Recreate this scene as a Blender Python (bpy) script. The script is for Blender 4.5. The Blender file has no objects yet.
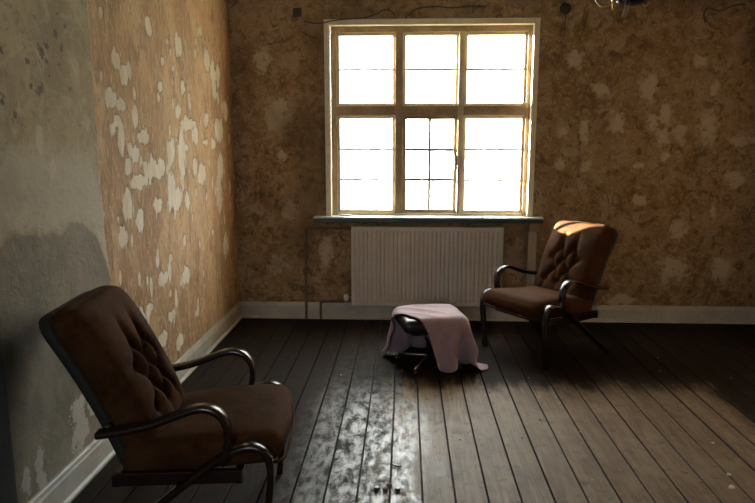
import bpy, bmesh, math, random
import numpy as np
from mathutils import Vector, Matrix
random.seed(7); np.random.seed(7)
S = bpy.context.scene
COL = S.collection
PI = math.pi

# ------------------------------------------------------------------ camera
CAM_H, FPX = 1.5, 640.0
PITCH = math.atan(108.5 / FPX)
YAW = math.atan(28.5 / math.hypot(FPX, 108.5))
cam_d = bpy.data.cameras.new('camera'); cam = bpy.data.objects.new('camera', cam_d); COL.objects.link(cam)
cam.location = (0, 0, CAM_H)
cam.rotation_euler = (PI / 2 - PITCH, 0, YAW)
cam_d.sensor_width = 36.0; cam_d.lens = 36.0 * FPX / 755.0; cam_d.clip_start = 0.05
S.camera = cam
# pixel -> direction (positions come from the plane that a thing touches)
FWD = np.array([-math.sin(YAW) * math.cos(PITCH), math.cos(YAW) * math.cos(PITCH), -math.sin(PITCH)])
RGT = np.array([math.cos(YAW), math.sin(YAW), 0.0]); UPV = np.cross(RGT, FWD)
def hit(px, py, axis, value):
    r = FWD * FPX + RGT * (px - 377.5) - UPV * (py - 251.5)
    c = np.array([0, 0, CAM_H]); return c + r * (value - c[axis]) / r[axis]

# ------------------------------------------------------------------ world, sun, exposure
world = bpy.data.worlds.new('world'); S.world = world; world.use_nodes = True
wb = world.node_tree.nodes['Background']
wb.inputs[0].default_value = (0.89, 0.955, 1.0, 1); wb.inputs[1].default_value = 30.0
sun_d = bpy.data.lights.new('sun', 'SUN'); sun = bpy.data.objects.new('sun', sun_d); COL.objects.link(sun)
sun_d.energy = 290.0; sun_d.angle = math.radians(0.6); sun_d.color = (1.0, 0.85, 0.64)
SUN_DIR = Vector((0.853, -0.515, -0.088))                 # the way the light travels
sun.rotation_euler = SUN_DIR.to_track_quat('-Z', 'Y').to_euler(); sun.location = (-8, 12, 4)
def portal(name, loc, rot, sx, sy):          # helps Cycles sample the sky through an opening; adds no light
    pd = bpy.data.lights.new(name, 'AREA'); po = bpy.data.objects.new(name, pd); COL.objects.link(po)
    pd.shape = 'RECTANGLE'; pd.size = sx; pd.size_y = sy; pd.cycles.is_portal = True; po.location = loc; po.rotation_euler = rot
portal('window_daylight_portal', (0.2, 5.56, 1.68), (-PI / 2, 0, 0), 1.74, 1.6)
portal('fill_window_portal', (-0.61, -1.75, 1.76), (PI / 2, 0, 0), 0.76, 0.90)  # belongs to the added, unseen rear window
vs = S.view_settings
vs.view_transform = 'Standard'; vs.look = 'None'; vs.gamma = 1.0; vs.use_curve_mapping = False; vs.exposure = 0.0
S.cycles.max_bounces = 10; S.cycles.diffuse_bounces = 6; S.cycles.transparent_max_bounces = 16
S.cycles.sample_clamp_indirect = 4.0; S.cycles.use_denoising = True
S.cycles.caustics_reflective = False; S.cycles.caustics_refractive = False

# ------------------------------------------------------------------ room numbers
XL, XR, YB, YF, ZC = -1.44, 3.06, 5.36, -1.6, 2.85      # left, right, back (window), rear, ceiling
WX0, WX1, WZ0, WZ1 = -0.655, 1.055, 0.885, 2.465        # window opening

# ------------------------------------------------------------------ materials
class NT:
    def __init__(s, name):
        s.m = bpy.data.materials.new(name); s.m.use_nodes = True
        s.t = s.m.node_tree; s.n = s.t.nodes; s.b = s.n['Principled BSDF']; s.out = s.n['Material Output']
        s._pos = None
    def link(s, a, b): s.t.links.new(a, b)
    def new(s, typ, **kw):
        n = s.n.new(typ)
        for k, v in kw.items(): setattr(n, k, v)
        return n
    def put(s, sock, v):
        if isinstance(v, bpy.types.NodeSocket): s.link(v, sock)
        elif isinstance(v, (tuple, list)): sock.default_value = tuple(v) + ((1,) if len(v) == 3 and sock.type == 'RGBA' else ())
        else: sock.default_value = v
    def pos(s):
        if s._pos is None: s._pos = s.new('ShaderNodeNewGeometry').outputs['Position']
        return s._pos
    def obj(s): return s.new('ShaderNodeTexCoord').outputs['Object']
    def vmul(s, v, sc):
        n = s.new('ShaderNodeVectorMath', operation='MULTIPLY'); s.put(n.inputs[0], v); n.inputs[1].default_value = sc; return n.outputs[0]
    def vadd(s, v, w):
        n = s.new('ShaderNodeVectorMath', operation='ADD'); s.put(n.inputs[0], v); s.put(n.inputs[1], w); return n.outputs[0]
    def noise(s, v, scale, detail=4, rough=0.55, dist=0.0):
        n = s.new('ShaderNodeTexNoise'); s.put(n.inputs['Vector'], v); n.inputs['Scale'].default_value = scale
        n.inputs['Detail'].default_value = detail; n.inputs['Roughness'].default_value = rough; n.inputs['Distortion'].default_value = dist
        return n.outputs[0]
    def math(s, op, a, b=0.0, clamp=False):
        n = s.new('ShaderNodeMath', operation=op); n.use_clamp = clamp; s.put(n.inputs[0], a); s.put(n.inputs[1], b); return n.outputs[0]
    def step(s, v, lo, hi, a=0.0, b=1.0):
        n = s.new('ShaderNodeMapRange'); n.interpolation_type = 'SMOOTHSTEP'
        s.put(n.inputs[0], v); n.inputs[1].default_value = lo; n.inputs[2].default_value = hi
        n.inputs[3].default_value = a; n.inputs[4].default_value = b; return n.outputs[0]
    def mix(s, f, a, b):
        n = s.new('ShaderNodeMix', data_type='RGBA'); s.put(n.inputs[0], f); s.put(n.inputs[6], a); s.put(n.inputs[7], b); return n.outputs[2]
    def attr(s, name): return s.new('ShaderNodeAttribute', attribute_name=name).outputs['Fac']
    def sep(s, v):
        n = s.new('ShaderNodeSeparateXYZ'); s.put(n.inputs[0], v); return n.outputs
    def rnd(s): return s.new('ShaderNodeObjectInfo').outputs['Random']
    def bump(s, h, strength=0.4, dist=0.01, normal=None):
        n = s.new('ShaderNodeBump'); n.inputs['Strength'].default_value = strength; n.inputs['Distance'].default_value = dist
        s.put(n.inputs['Height'], h)
        if normal: s.link(normal, n.inputs['Normal'])
        return n.outputs[0]
    def done(s, color=None, rough=None, normal=None, **kw):
        if color is not None: s.put(s.b.inputs['Base Color'], color)
        if rough is not None: s.put(s.b.inputs['Roughness'], rough)
        if normal is not None: s.link(normal, s.b.inputs['Normal'])
        for k, v in kw.items(): s.put(s.b.inputs[k.replace('_', ' ')], v)
        return s.m
M = {}
def simple(name, c1, c2, scale=8.0, rough=0.6, bump=0.15, stretch=(1, 1, 1), **kw):
    n = NT(name); v = n.vmul(n.obj(), stretch); a = n.noise(v, scale, 5, 0.6); b = n.noise(v, scale * 6, 3, 0.6)
    f = n.step(n.math('ADD', n.math('MULTIPLY', a, 0.7), n.math('MULTIPLY', b, 0.3)), 0.35, 0.65)
    M[name] = n.done(n.mix(f, c1, c2), rough, n.bump(b, bump, 0.004), **kw); return M[name]

# back wall: bare, mottled brown old wallpaper paste with paler scabs
n = NT('old_brown_wall'); P = n.pos()
a = n.noise(P, 1.6, 6, 0.62, 0.3); b = n.noise(n.vadd(P, (7, 3, 1)), 6.5, 6, 0.65, 0.5); c = n.noise(P, 32, 4, 0.65); d = n.noise(n.vadd(P, (1, 9, 4)), 11, 5, 0.7, 1.2)
col = n.mix(n.step(a, 0.38, 0.64), (0.195, 0.108, 0.038), (0.31, 0.198, 0.095))
col = n.mix(n.step(b, 0.44, 0.66, 0, 0.7), col, (0.38, 0.28, 0.17))
col = n.mix(n.step(n.noise(n.vadd(P, (2, 2, 8)), 26, 6, 0.72, 0.6), 0.47, 0.62, 0, 0.6), col, (0.40, 0.30, 0.19))
col = n.mix(n.step(d, 0.50, 0.64, 0, 0.75), col, (0.085, 0.044, 0.014))
scab = n.step(n.math('ADD', n.attr('flake'), n.math('MULTIPLY', n.math('SUBTRACT', n.noise(P, 14, 5, 0.65), 0.5), 1.5)), 0.42, 0.72)
col = n.mix(n.math('MULTIPLY', scab, 0.85), col, (0.50, 0.40, 0.285))
col = n.mix(n.step(c, 0.58, 0.70, 0, 0.6), col, (0.07, 0.040, 0.016))
col = n.mix(n.step(n.noise(n.vadd(P, (11, 5, 2)), 0.9, 4, 0.55), 0.50, 0.68, 0, 0.65), col, (0.085, 0.050, 0.022))
h = n.math('ADD', n.math('MULTIPLY', scab, -0.4), n.math('ADD', n.math('MULTIPLY', b, 0.6), n.math('MULTIPLY', c, 0.5)))
M['wall_b'] = n.done(col, 0.85, n.bump(h, 0.55, 0.012))
# left wall: ochre wallpaper remains with pale flakes; grey plaster where the paint was; damp stain
n = NT('flaking_ochre_wall'); P = n.pos(); PS = n.vmul(P, (1, 1, 0.38))
a = n.noise(PS, 2.4, 6, 0.62, 0.3); b = n.noise(PS, 9, 6, 0.65, 0.6); c = n.noise(PS, 46, 4, 0.7); e = n.noise(PS, 16, 5, 0.65, 0.4)
col = n.mix(n.step(a, 0.40, 0.60), (0.27, 0.15, 0.064), (0.49, 0.315, 0.165))
col = n.mix(n.step(b, 0.5, 0.64, 0, 0.6), col, (0.54, 0.38, 0.225))
col = n.mix(n.step(n.noise(n.vadd(PS, (3, 8, 2)), 10, 5, 0.7, 0.8), 0.52, 0.64, 0, 0.75), col, (0.15, 0.078, 0.034))
col = n.mix(n.step(c, 0.52, 0.66, 0, 0.7), col, (0.64, 0.49, 0.325))
col = n.mix(n.step(n.noise(n.vadd(PS, (5, 1, 6)), 30, 5, 0.7, 0.5), 0.55, 0.66, 0, 0.7), col, (0.19, 0.10, 0.045))
fl = n.step(n.math('ADD', n.attr('flake'), n.math('MULTIPLY', n.math('SUBTRACT', e, 0.5), 1.3)), 0.44, 0.54)
col = n.mix(n.math('MULTIPLY', fl, 0.92), col, n.mix(n.step(b, 0.4, 0.6), (0.70, 0.59, 0.45), (0.82, 0.73, 0.60)))
g0 = n.noise(P, 3.2, 6, 0.6, 0.4); g1 = n.noise(P, 24, 5, 0.7, 0.3)
pl = n.mix(n.step(g0, 0.36, 0.64), (0.27, 0.215, 0.135), (0.41, 0.337, 0.225))
pl = n.mix(n.step(g1, 0.52, 0.66, 0, 0.7), pl, (0.20, 0.16, 0.10))
pl = n.mix(n.step(n.noise(n.vadd(P, (4, 4, 4)), 7, 6, 0.65, 0.6), 0.50, 0.66, 0, 0.6), pl, (0.50, 0.43, 0.32))
spots = n.step(n.math('ADD', n.attr('spot'), n.math('MULTIPLY', n.math('SUBTRACT', n.noise(P, 30, 3, 0.6), 0.5), 1.6)), 0.68, 0.86)
pl = n.mix(n.math('MULTIPLY', spots, 0.8), pl, (0.05, 0.045, 0.035))
halo = n.step(n.math('ADD', n.attr('halo'), n.math('MULTIPLY', n.math('SUBTRACT', g0, 0.5), 0.5)), 0.35, 0.7)
pl = n.mix(n.math('MULTIPLY', halo, 0.5), pl, (0.50, 0.475, 0.40))
pl = n.mix(n.math('MULTIPLY', fl, 0.7), pl, (0.55, 0.50, 0.41))
dmp = n.step(n.math('ADD', n.attr('damp'), n.math('MULTIPLY', n.math('SUBTRACT', n.noise(P, 9, 5, 0.6), 0.5), 0.28)), 0.46, 0.54)
dcol = n.mix(n.step(g0, 0.4, 0.62), (0.150, 0.130, 0.098), (0.225, 0.197, 0.15))
dcol = n.mix(n.step(n.math('ADD', n.attr('peel'), n.math('MULTIPLY', n.math('SUBTRACT', n.noise(P, 12, 5, 0.7), 0.5), 1.6)), 0.62, 0.72), dcol, (0.42, 0.40, 0.35))
pl = n.mix(dmp, pl, dcol)
edge = n.step(n.math('ADD', n.attr('plaster'), n.math('MULTIPLY', n.math('SUBTRACT', n.noise(P, 15, 5, 0.6), 0.5), 0.22)), 0.47, 0.53)
col = n.mix(edge, col, pl)
inv = n.math('SUBTRACT', 1.0, edge)
h = n.math('ADD', n.math('MULTIPLY', fl, n.math('MULTIPLY', inv, -0.8)), n.math('ADD', n.math('MULTIPLY', edge, n.math('ADD', 0.8, n.math('MULTIPLY', g1, 0.5))), n.math('MULTIPLY', inv, n.math('ADD', n.math('MULTIPLY', b, 0.7), n.math('MULTIPLY', c, 0.5)))))
M['wall_l'] = n.done(col, 0.85, n.bump(h, 0.9, 0.014))
# floor planks: worn grey-brown boards; black-brown paint round the edge of the room
n = NT('floor_boards'); P = n.pos(); r = n.rnd(); xyz = n.sep(P)
off = n.new('ShaderNodeCombineXYZ'); n.put(off.inputs[0], n.math('MULTIPLY', r, 13)); n.put(off.inputs[1], n.math('MULTIPLY', r, 31))
V = n.vadd(P, off.outputs[0]); G = n.vmul(V, (1, 0.07, 1))
g = n.noise(G, 38, 5, 0.65, 0.6); g2 = n.noise(G, 130, 3, 0.6); w = n.noise(P, 2.6, 6, 0.65, 0.4); w2 = n.noise(P, 13, 6, 0.7, 0.3)
col = n.mix(n.step(g, 0.36, 0.66), (0.100, 0.066, 0.040), (0.195, 0.138, 0.090))
col = n.mix(n.step(g2, 0.52, 0.68, 0, 0.5), col, (0.085, 0.058, 0.038))
col = n.mix(n.step(w, 0.46, 0.66, 0, 0.7), col, (0.215, 0.160, 0.110))
col = n.mix(n.step(w2, 0.53, 0.66, 0, 0.8), col, (0.065, 0.045, 0.032))
col = n.mix(n.math('MULTIPLY', r, 0.4), col, (0.105, 0.066, 0.040))
nz = n.math('MULTIPLY', n.math('SUBTRACT', n.noise(n.vmul(V, (1, 0.4, 1)), 6, 6, 0.7), 0.5), 0.55)
nz2 = n.math('MULTIPLY', n.math('SUBTRACT', n.noise(G, 9, 5, 0.7), 0.5), 0.5)
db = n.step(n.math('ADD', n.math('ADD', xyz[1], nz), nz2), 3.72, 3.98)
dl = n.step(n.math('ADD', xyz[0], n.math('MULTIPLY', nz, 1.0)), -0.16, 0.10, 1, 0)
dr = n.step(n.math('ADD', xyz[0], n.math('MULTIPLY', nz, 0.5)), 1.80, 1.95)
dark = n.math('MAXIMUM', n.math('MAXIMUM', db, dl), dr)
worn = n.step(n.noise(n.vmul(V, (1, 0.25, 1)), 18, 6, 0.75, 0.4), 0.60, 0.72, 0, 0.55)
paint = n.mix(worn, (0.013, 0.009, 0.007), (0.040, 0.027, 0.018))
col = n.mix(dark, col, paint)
ox = n.math('ABSOLUTE', n.sep(n.obj())[0])                     # dirt packed along the joints
joint = n.step(n.math('ADD', ox, n.math('MULTIPLY', n.math('SUBTRACT', n.noise(n.vmul(V, (1, 0.3, 1)), 30, 4, 0.6), 0.5), 0.004)), 0.0648, 0.0672)
col = n.mix(joint, col, (0.008, 0.006, 0.005))
# remains of varnish between the dark border and the worn middle
vx = n.math('MULTIPLY', n.math('SUBTRACT', 1.0, joint), n.math('MULTIPLY', n.step(xyz[0], -0.62, -0.36), n.step(n.math('ADD', xyz[0], nz), 0.0, 0.20, 1, 0)))
varn = n.math('MULTIPLY', n.math('MULTIPLY', vx, n.step(n.math('ADD', xyz[1], nz), 3.3, 4.1, 1, 0.1)), n.step(n.noise(n.vmul(V, (1, 0.5, 1)), 19, 6, 0.72, 0.3), 0.34, 0.64))
rough = n.math('SUBTRACT', n.math('ADD', n.math('MULTIPLY', w2, 0.25), 0.46), n.math('SUBTRACT', n.math('MULTIPLY', varn, 0.24), n.math('MULTIPLY', dark, n.math('SUBTRACT', 0.14, n.math('MULTIPLY', varn, 0.14)))))
hh = n.math('ADD', n.math('MULTIPLY', g, 0.6), n.math('ADD', n.math('MULTIPLY', g2, 0.3), n.math('MULTIPLY', w2, 0.6)))
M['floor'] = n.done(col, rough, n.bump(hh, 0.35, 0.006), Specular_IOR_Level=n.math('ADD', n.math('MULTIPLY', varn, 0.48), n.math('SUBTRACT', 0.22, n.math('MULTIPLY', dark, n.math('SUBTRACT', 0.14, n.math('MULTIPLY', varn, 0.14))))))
simple('cream_paint', (0.40, 0.375, 0.33), (0.52, 0.49, 0.43), 5, 0.5, 0.2)
simple('window_paint', (0.55, 0.43, 0.27), (0.72, 0.60, 0.42), 7, 0.5, 0.35)
simple('window_wood', (0.20, 0.135, 0.070), (0.33, 0.23, 0.13), 9, 0.55, 0.35)
simple('bar_paint', (0.12, 0.10, 0.08), (0.22, 0.19, 0.15), 12, 0.6, 0.2)
simple('sill_paint', (0.34, 0.40, 0.38), (0.46, 0.50, 0.46), 6, 0.35, 0.2)
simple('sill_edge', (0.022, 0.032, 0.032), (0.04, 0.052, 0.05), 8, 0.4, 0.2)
simple('radiator_paint', (0.56, 0.49, 0.41), (0.64, 0.57, 0.49), 3, 0.4, 0.05)
simple('rust_pipe', (0.10, 0.062, 0.035), (0.17, 0.11, 0.065), 12, 0.55, 0.3)
simple('white_plastic', (0.55, 0.54, 0.50), (0.66, 0.65, 0.62), 6, 0.4, 0.05)
simple('velvet', (0.031, 0.0125, 0.0048), (0.058, 0.0245, 0.0100), 7, 0.85, 0.25, Specular_IOR_Level=0.05, Sheen_Weight=0.0, Sheen_Roughness=0.4, Sheen_Tint=(0.9, 0.62, 0.42, 1))
simple('back_cloth', (0.006, 0.004, 0.003), (0.012, 0.009, 0.007), 20, 0.8, 0.2)
simple('bentwood', (0.012, 0.006, 0.004), (0.022, 0.010, 0.006), 14, 0.25, 0.06, (1, 6, 6))
simple('leather', (0.012, 0.013, 0.015), (0.02, 0.02, 0.022), 30, 0.32, 0.25)
simple('steel', (0.30, 0.30, 0.30), (0.42, 0.42, 0.42), 20, 0.3, 0.05, Metallic=1.0)
simple('pink_cloth', (0.31, 0.195, 0.220), (0.39, 0.255, 0.28), 9, 0.85, 0.1, Sheen_Weight=0.3)
simple('black_cable', (0.018, 0.013, 0.010), (0.032, 0.024, 0.018), 10, 0.6, 0.1)
simple('brass', (0.30, 0.19, 0.06), (0.42, 0.28, 0.10), 12, 0.3, 0.05, Metallic=1.0)
simple('purple_glass', (0.018, 0.012, 0.028), (0.03, 0.018, 0.045), 5, 0.12, 0.02)
simple('crystal', (0.75, 0.66, 0.52), (0.85, 0.76, 0.62), 5, 0.06, 0.0, Transmission_Weight=0.75)
simple('dark_door', (0.045, 0.05, 0.052), (0.07, 0.075, 0.075), 7, 0.5, 0.2)
simple('chip_pale', (0.50, 0.47, 0.42), (0.66, 0.62, 0.56), 30, 0.8, 0.2)
simple('chip_dark', (0.035, 0.028, 0.022), (0.07, 0.055, 0.04), 30, 0.8, 0.2)
simple('ceiling_paint', (0.30, 0.26, 0.20), (0.42, 0.37, 0.29), 2, 0.9, 0.2)
simple('post_wood', (0.30, 0.24, 0.17), (0.42, 0.35, 0.26), 10, 0.7, 0.3, (4, 4, 0.6))
simple('far_render', (0.55, 0.53, 0.50), (0.64, 0.62, 0.58), 1.0, 0.9, 0.1)
simple('far_roof', (0.24, 0.15, 0.12), (0.32, 0.20, 0.15), 2.0, 0.9, 0.2)
simple('far_pane', (0.10, 0.13, 0.17), (0.16, 0.19, 0.24), 2.0, 0.2, 0.0)
simple('far_pipe', (0.16, 0.20, 0.25), (0.22, 0.26, 0.31), 2.0, 0.6, 0.0)
simple('grass_ground', (0.10, 0.13, 0.05), (0.17, 0.19, 0.08), 1.2, 0.95, 0.3)
def glass(name, haze, tint):
    n = NT(name); tr = n.new('ShaderNodeBsdfTransparent'); tr.inputs[0].default_value = tint + (1,)
    if haze:                                   # milky plastic film: lets part through, scatters the rest
        tl = n.new('ShaderNodeBsdfTranslucent'); tl.inputs[0].default_value = (0.86, 0.90, 0.93, 1)
        f = n.step(n.noise(n.vmul(n.pos(), (1, 1, 0.45)), 4.5, 5, 0.65, 0.5), 0.40, 0.66, haze - 0.10, haze + 0.18)
        mx = n.new('ShaderNodeMixShader'); n.link(f, mx.inputs[0]); n.link(tr.outputs[0], mx.inputs[1]); n.link(tl.outputs[0], mx.inputs[2])
    else:
        gl = n.new('ShaderNodeBsdfGlossy'); gl.inputs['Roughness'].default_value = 0.02
        fr = n.new('ShaderNodeValue'); fr.outputs[0].default_value = 0.05
        mx = n.new('ShaderNodeMixShader'); n.link(fr.outputs[0], mx.inputs[0]); n.link(tr.outputs[0], mx.inputs[1]); n.link(gl.outputs[0], mx.inputs[2])
    n.link(mx.outputs[0], n.out.inputs['Surface']); M[name] = n.m
glass('window_glass', 0, (0.94, 0.96, 0.96))
glass('milky_film', 0.50, (0.90, 0.93, 0.95))

# ------------------------------------------------------------------ object helpers
def tag(o, label=None, cat=None, group=None, kind=None):
    if label: o['label'] = label
    if cat: o['category'] = cat
    if group: o['group'] = group
    if kind: o['kind'] = kind
    return o
def empty(name, loc=(0, 0, 0), rz=0.0):
    o = bpy.data.objects.new(name, None); COL.objects.link(o); o.location = loc; o.rotation_euler = (0, 0, rz); o.empty_display_size = 0.1; return o
def obj(name, bm, mat, parent=None, smooth=False):
    bmesh.ops.recalc_face_normals(bm, faces=bm.faces[:])
    me = bpy.data.meshes.new(name); bm.to_mesh(me); bm.free()
    me.materials.append(M[mat])
    if smooth:
        for p in me.polygons: p.use_smooth = True
    o = bpy.data.objects.new(name, me); COL.objects.link(o); o.parent = parent; return o
def share(name, src, parent, loc=(0, 0, 0), rot=(0, 0, 0), scale=(1, 1, 1)):
    o = bpy.data.objects.new(name, src.data); COL.objects.link(o); o.parent = parent; o.location = loc; o.rotation_euler = rot; o.scale = scale; return o
def BM(): return bmesh.new()
def box(bm, x0, x1, y0, y1, z0, z1, bev=0.0):
    t = bmesh.new(); bmesh.ops.create_cube(t, size=1.0)
    for v in t.verts: v.co = Vector((x0 + (v.co.x + .5) * (x1 - x0), y0 + (v.co.y + .5) * (y1 - y0), z0 + (v.co.z + .5) * (z1 - z0)))
    if bev: bmesh.ops.bevel(t, geom=t.edges[:], offset=bev, segments=2, profile=0.7, affect='EDGES')
    me = bpy.data.meshes.new('tmp'); t.to_mesh(me); t.free(); bm.from_mesh(me); bpy.data.meshes.remove(me); return bm
def smooth_path(pts, k=6, closed=False):
    pts = [Vector(p) for p in pts]; out = []; n = len(pts)
    for i in range(n - 1):
        p0 = pts[max(i - 1, 0)]; p1 = pts[i]; p2 = pts[i + 1]; p3 = pts[min(i + 2, n - 1)]
        for j in range(k):
            t = j / k
            out.append(0.5 * ((2 * p1) + (p2 - p0) * t + (2 * p0 - 5 * p1 + 4 * p2 - p3) * t * t + (3 * p1 - p0 - 3 * p2 + p3) * t ** 3))
    out.append(pts[-1]); return out
def tube(bm, path, r, seg=10):
    path = [Vector(p) for p in path]; rings = []; prev = None
    for i, p in enumerate(path):
        d = (path[min(i + 1, len(path) - 1)] - path[max(i - 1, 0)]).normalized()
        if prev is None: a = d.orthogonal().normalized()
        else: a = (prev - d * prev.dot(d)).normalized()
        prev = a; b = d.cross(a); rr = r[i] if isinstance(r, (list, tuple)) else r
        rings.append([bm.verts.new(p + (a * math.cos(2 * PI * k / seg) + b * math.sin(2 * PI * k / seg)) * rr) for k in range(seg)])
    for i in range(len(rings) - 1):
        for k in range(seg): bm.faces.new((rings[i][k], rings[i][(k + 1) % seg], rings[i + 1][(k + 1) % seg], rings[i + 1][k]))
    bm.faces.new(rings[0][::-1]); bm.faces.new(rings[-1]); return bm
def strip(bm, path, width, thick, y=0.0, bev=0.005, taper=None):
    """bent laminated strip: path in the x-z plane, rectangular rounded section, width along y"""
    path = [Vector((p[0], 0, p[1])) for p in path]; rings = []
    for i, p in enumerate(path):
        d = (path[min(i + 1, len(path) - 1)] - path[max(i - 1, 0)]).normalized(); nrm = Vector((-d.z, 0, d.x))
        f = taper(i / (len(path) - 1)) if taper else 1.0
        hw, ht = width / 2 * f, thick / 2
        sec = [(-hw, -ht + bev), (-hw + bev, -ht), (hw - bev, -ht), (hw, -ht + bev), (hw, ht - bev), (hw - bev, ht), (-hw + bev, ht), (-hw, ht - bev)]
        rings.append([bm.verts.new(p + Vector((0, y + a, 0)) + nrm * b) for a, b in sec])
    for i in range(len(rings) - 1):
        for k in range(8): bm.faces.new((rings[i][k], rings[i][(k + 1) % 8], rings[i + 1][(k + 1) % 8], rings[i + 1][k]))
    bm.faces.new(rings[0][::-1]); bm.faces.new(rings[-1]); return bm
def lathe(bm, prof, seg=24, centre=(0, 0, 0)):
    rings = [[bm.verts.new((centre[0] + r * math.cos(2 * PI * k / seg), centre[1] + r * math.sin(2 * PI * k / seg), centre[2] + z)) for k in range(seg)] for r, z in prof]
    for i in range(len(rings) - 1):
        for k in range(seg): bm.faces.new((rings[i][k], rings[i][(k + 1) % seg], rings[i + 1][(k + 1) % seg], rings[i + 1][k]))
    bm.faces.new(rings[0][::-1]); bm.faces.new(rings[-1]); return bm
def cushion(hx, hy, hz, r, n=40, shape=None):
    """rounded box with half sizes; shape(a, b, c, co) -> co gets the cube coordinates -1..1"""
    bm = BM(); idx = {}
    def vert(a, b, c):
        k = (round(a, 5), round(b, 5), round(c, 5))
        if k in idx: return idx[k]
        q = np.array([a * hx, b * hy, c * hz]); inn = np.clip(q, [-(hx - r), -(hy - r), -(hz - r)], [hx - r, hy - r, hz - r]); d = q - inn
        L = np.linalg.norm(d)
        if L > 1e-9 and (np.abs(d) > 1e-9).sum() > 1: q = inn + d / L * r
        if shape: q = shape(a, b, c, q)
        idx[k] = bm.verts.new(q); return idx[k]
    # grid lines denser near the rims so that the rounding is smooth
    t = np.linspace(-1, 1, n + 1); t = np.sign(t) * (1 - (1 - np.abs(t)) ** 1.25)
    m = max(8, n // 4); s = np.linspace(-1, 1, m + 1)
    def face_grid(f, A, B):
        for i in range(len(A) - 1):
            for j in range(len(B) - 1):
                try: bm.faces.new((f(A[i], B[j]), f(A[i + 1], B[j]), f(A[i + 1], B[j + 1]), f(A[i], B[j + 1])))
                except ValueError: pass
    for sg in (-1, 1):
        face_grid(lambda a, b: vert(a, b, sg), t, t)
        face_grid(lambda a, c: vert(a, sg, c), t, s)
        face_grid(lambda b, c: vert(sg, b, c), t, s)
    return bm

# ------------------------------------------------------------------ room shell
def lines(lo, hi, step, extra=()):
    g = set(np.round(np.append(np.arange(lo, hi, step), hi), 4)); g |= set(np.round(extra, 4)); return np.array(sorted(g))
def ellipses(A, B, lst):
    f = np.zeros(A.shape)
    for (ca, cb, ra, rb) in lst:
        d = np.sqrt(((A - ca) / ra) ** 2 + ((B - cb) / rb) ** 2); f = np.maximum(f, np.clip(1.0 - 0.5 * d, 0, 1))
    return f
def wall_grid(name, U, W, to3d, hole, masks, mat, reveal=None):
    AU, AW = np.meshgrid(U, W, indexing='ij'); nU, nW = AU.shape
    co = to3d(AU, AW).reshape(-1, 3); faces = []
    for i in range(nU - 1):
        for j in range(nW - 1):
            if hole and hole(0.5 * (U[i] + U[i + 1]), 0.5 * (W[j] + W[j + 1])): continue
            faces.append((i * nW + j, (i + 1) * nW + j, (i + 1) * nW + j + 1, i * nW + j + 1))
    co = [tuple(c) for c in co]; nb = len(co)
    if reveal:
        for q in reveal:
            k = len(co); co += q; faces.append((k, k + 1, k + 2, k + 3))
    me = bpy.data.meshes.new(name); me.from_pydata(co, [], faces); me.materials.append(M[mat])
    for mn, fn in masks.items():
        at = me.attributes.new(mn, 'FLOAT', 'POINT'); v = np.zeros(len(co)); v[:nb] = fn(AU, AW).reshape(-1); at.data.foreach_set('value', v)
    o = bpy.data.objects.new(name, me); COL.objects.link(o); return o
# back wall scabs, read off the photograph and laid on the wall plane
scabs_px = [(708, 130, 9, 17), (680, 134, 7, 10), (663, 137, 8, 8), (665, 112, 6, 12), (652, 122, 6, 8), (664, 157, 5, 5), (649, 87, 9, 14), (715, 88, 5, 8),
            (742, 141, 12, 6), (617, 122, 8, 11), (586, 166, 6, 7), (561, 165, 6, 6), (563, 131, 7, 5), (584, 130, 5, 12), (638, 166, 6, 3), (678, 230, 10, 10),
            (713, 213, 3, 8), (673, 269, 15, 14), (277, 116, 14, 18), (282, 156, 6, 5), (735, 180, 10, 8), (700, 60, 7, 6), (600, 90, 9, 7), (640, 200, 7, 6),
            (290, 210, 8, 12), (262, 60, 9, 14), (278, 265, 12, 10), (620, 300, 14, 6), (720, 270, 12, 12), (575, 60, 8, 10), (515, 260, 10, 22), (325, 250, 8, 16)]
scabs = []
for (x, y, rx, ry) in scabs_px:
    c = hit(x, y, 1, YB); scabs.append((c[0], c[2], rx * 0.0086, ry * 0.0086))
U = lines(XL - 0.02, XR + 0.02, 0.03, (WX0, WX1)); W = lines(-.12, ZC + 0.02, 0.03, (WZ0, WZ1)); YO = 5.62
rev = [[(WX0, YB, WZ0), (WX0, YO, WZ0), (WX0, YO, WZ1), (WX0, YB, WZ1)], [(WX1, YB, WZ0), (WX1, YB, WZ1), (WX1, YO, WZ1), (WX1, YO, WZ0)],
       [(WX0, YB, WZ1), (WX0, YO, WZ1), (WX1, YO, WZ1), (WX1, YB, WZ1)], [(WX0, YB, WZ0), (WX1, YB, WZ0), (WX1, YO, WZ0), (WX0, YO, WZ0)]]
wall_back = wall_grid('wall_back', U, W, lambda u, w: np.stack([u, np.full_like(u, YB), w], -1),
                      lambda u, w: WX0 < u < WX1 and WZ0 < w < WZ1, {'flake': lambda u, w: ellipses(u, w, scabs)}, 'wall_b', rev)
tag(wall_back, 'mottled dark brown bare wall with the window in it', 'wall', kind='structure')
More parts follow.
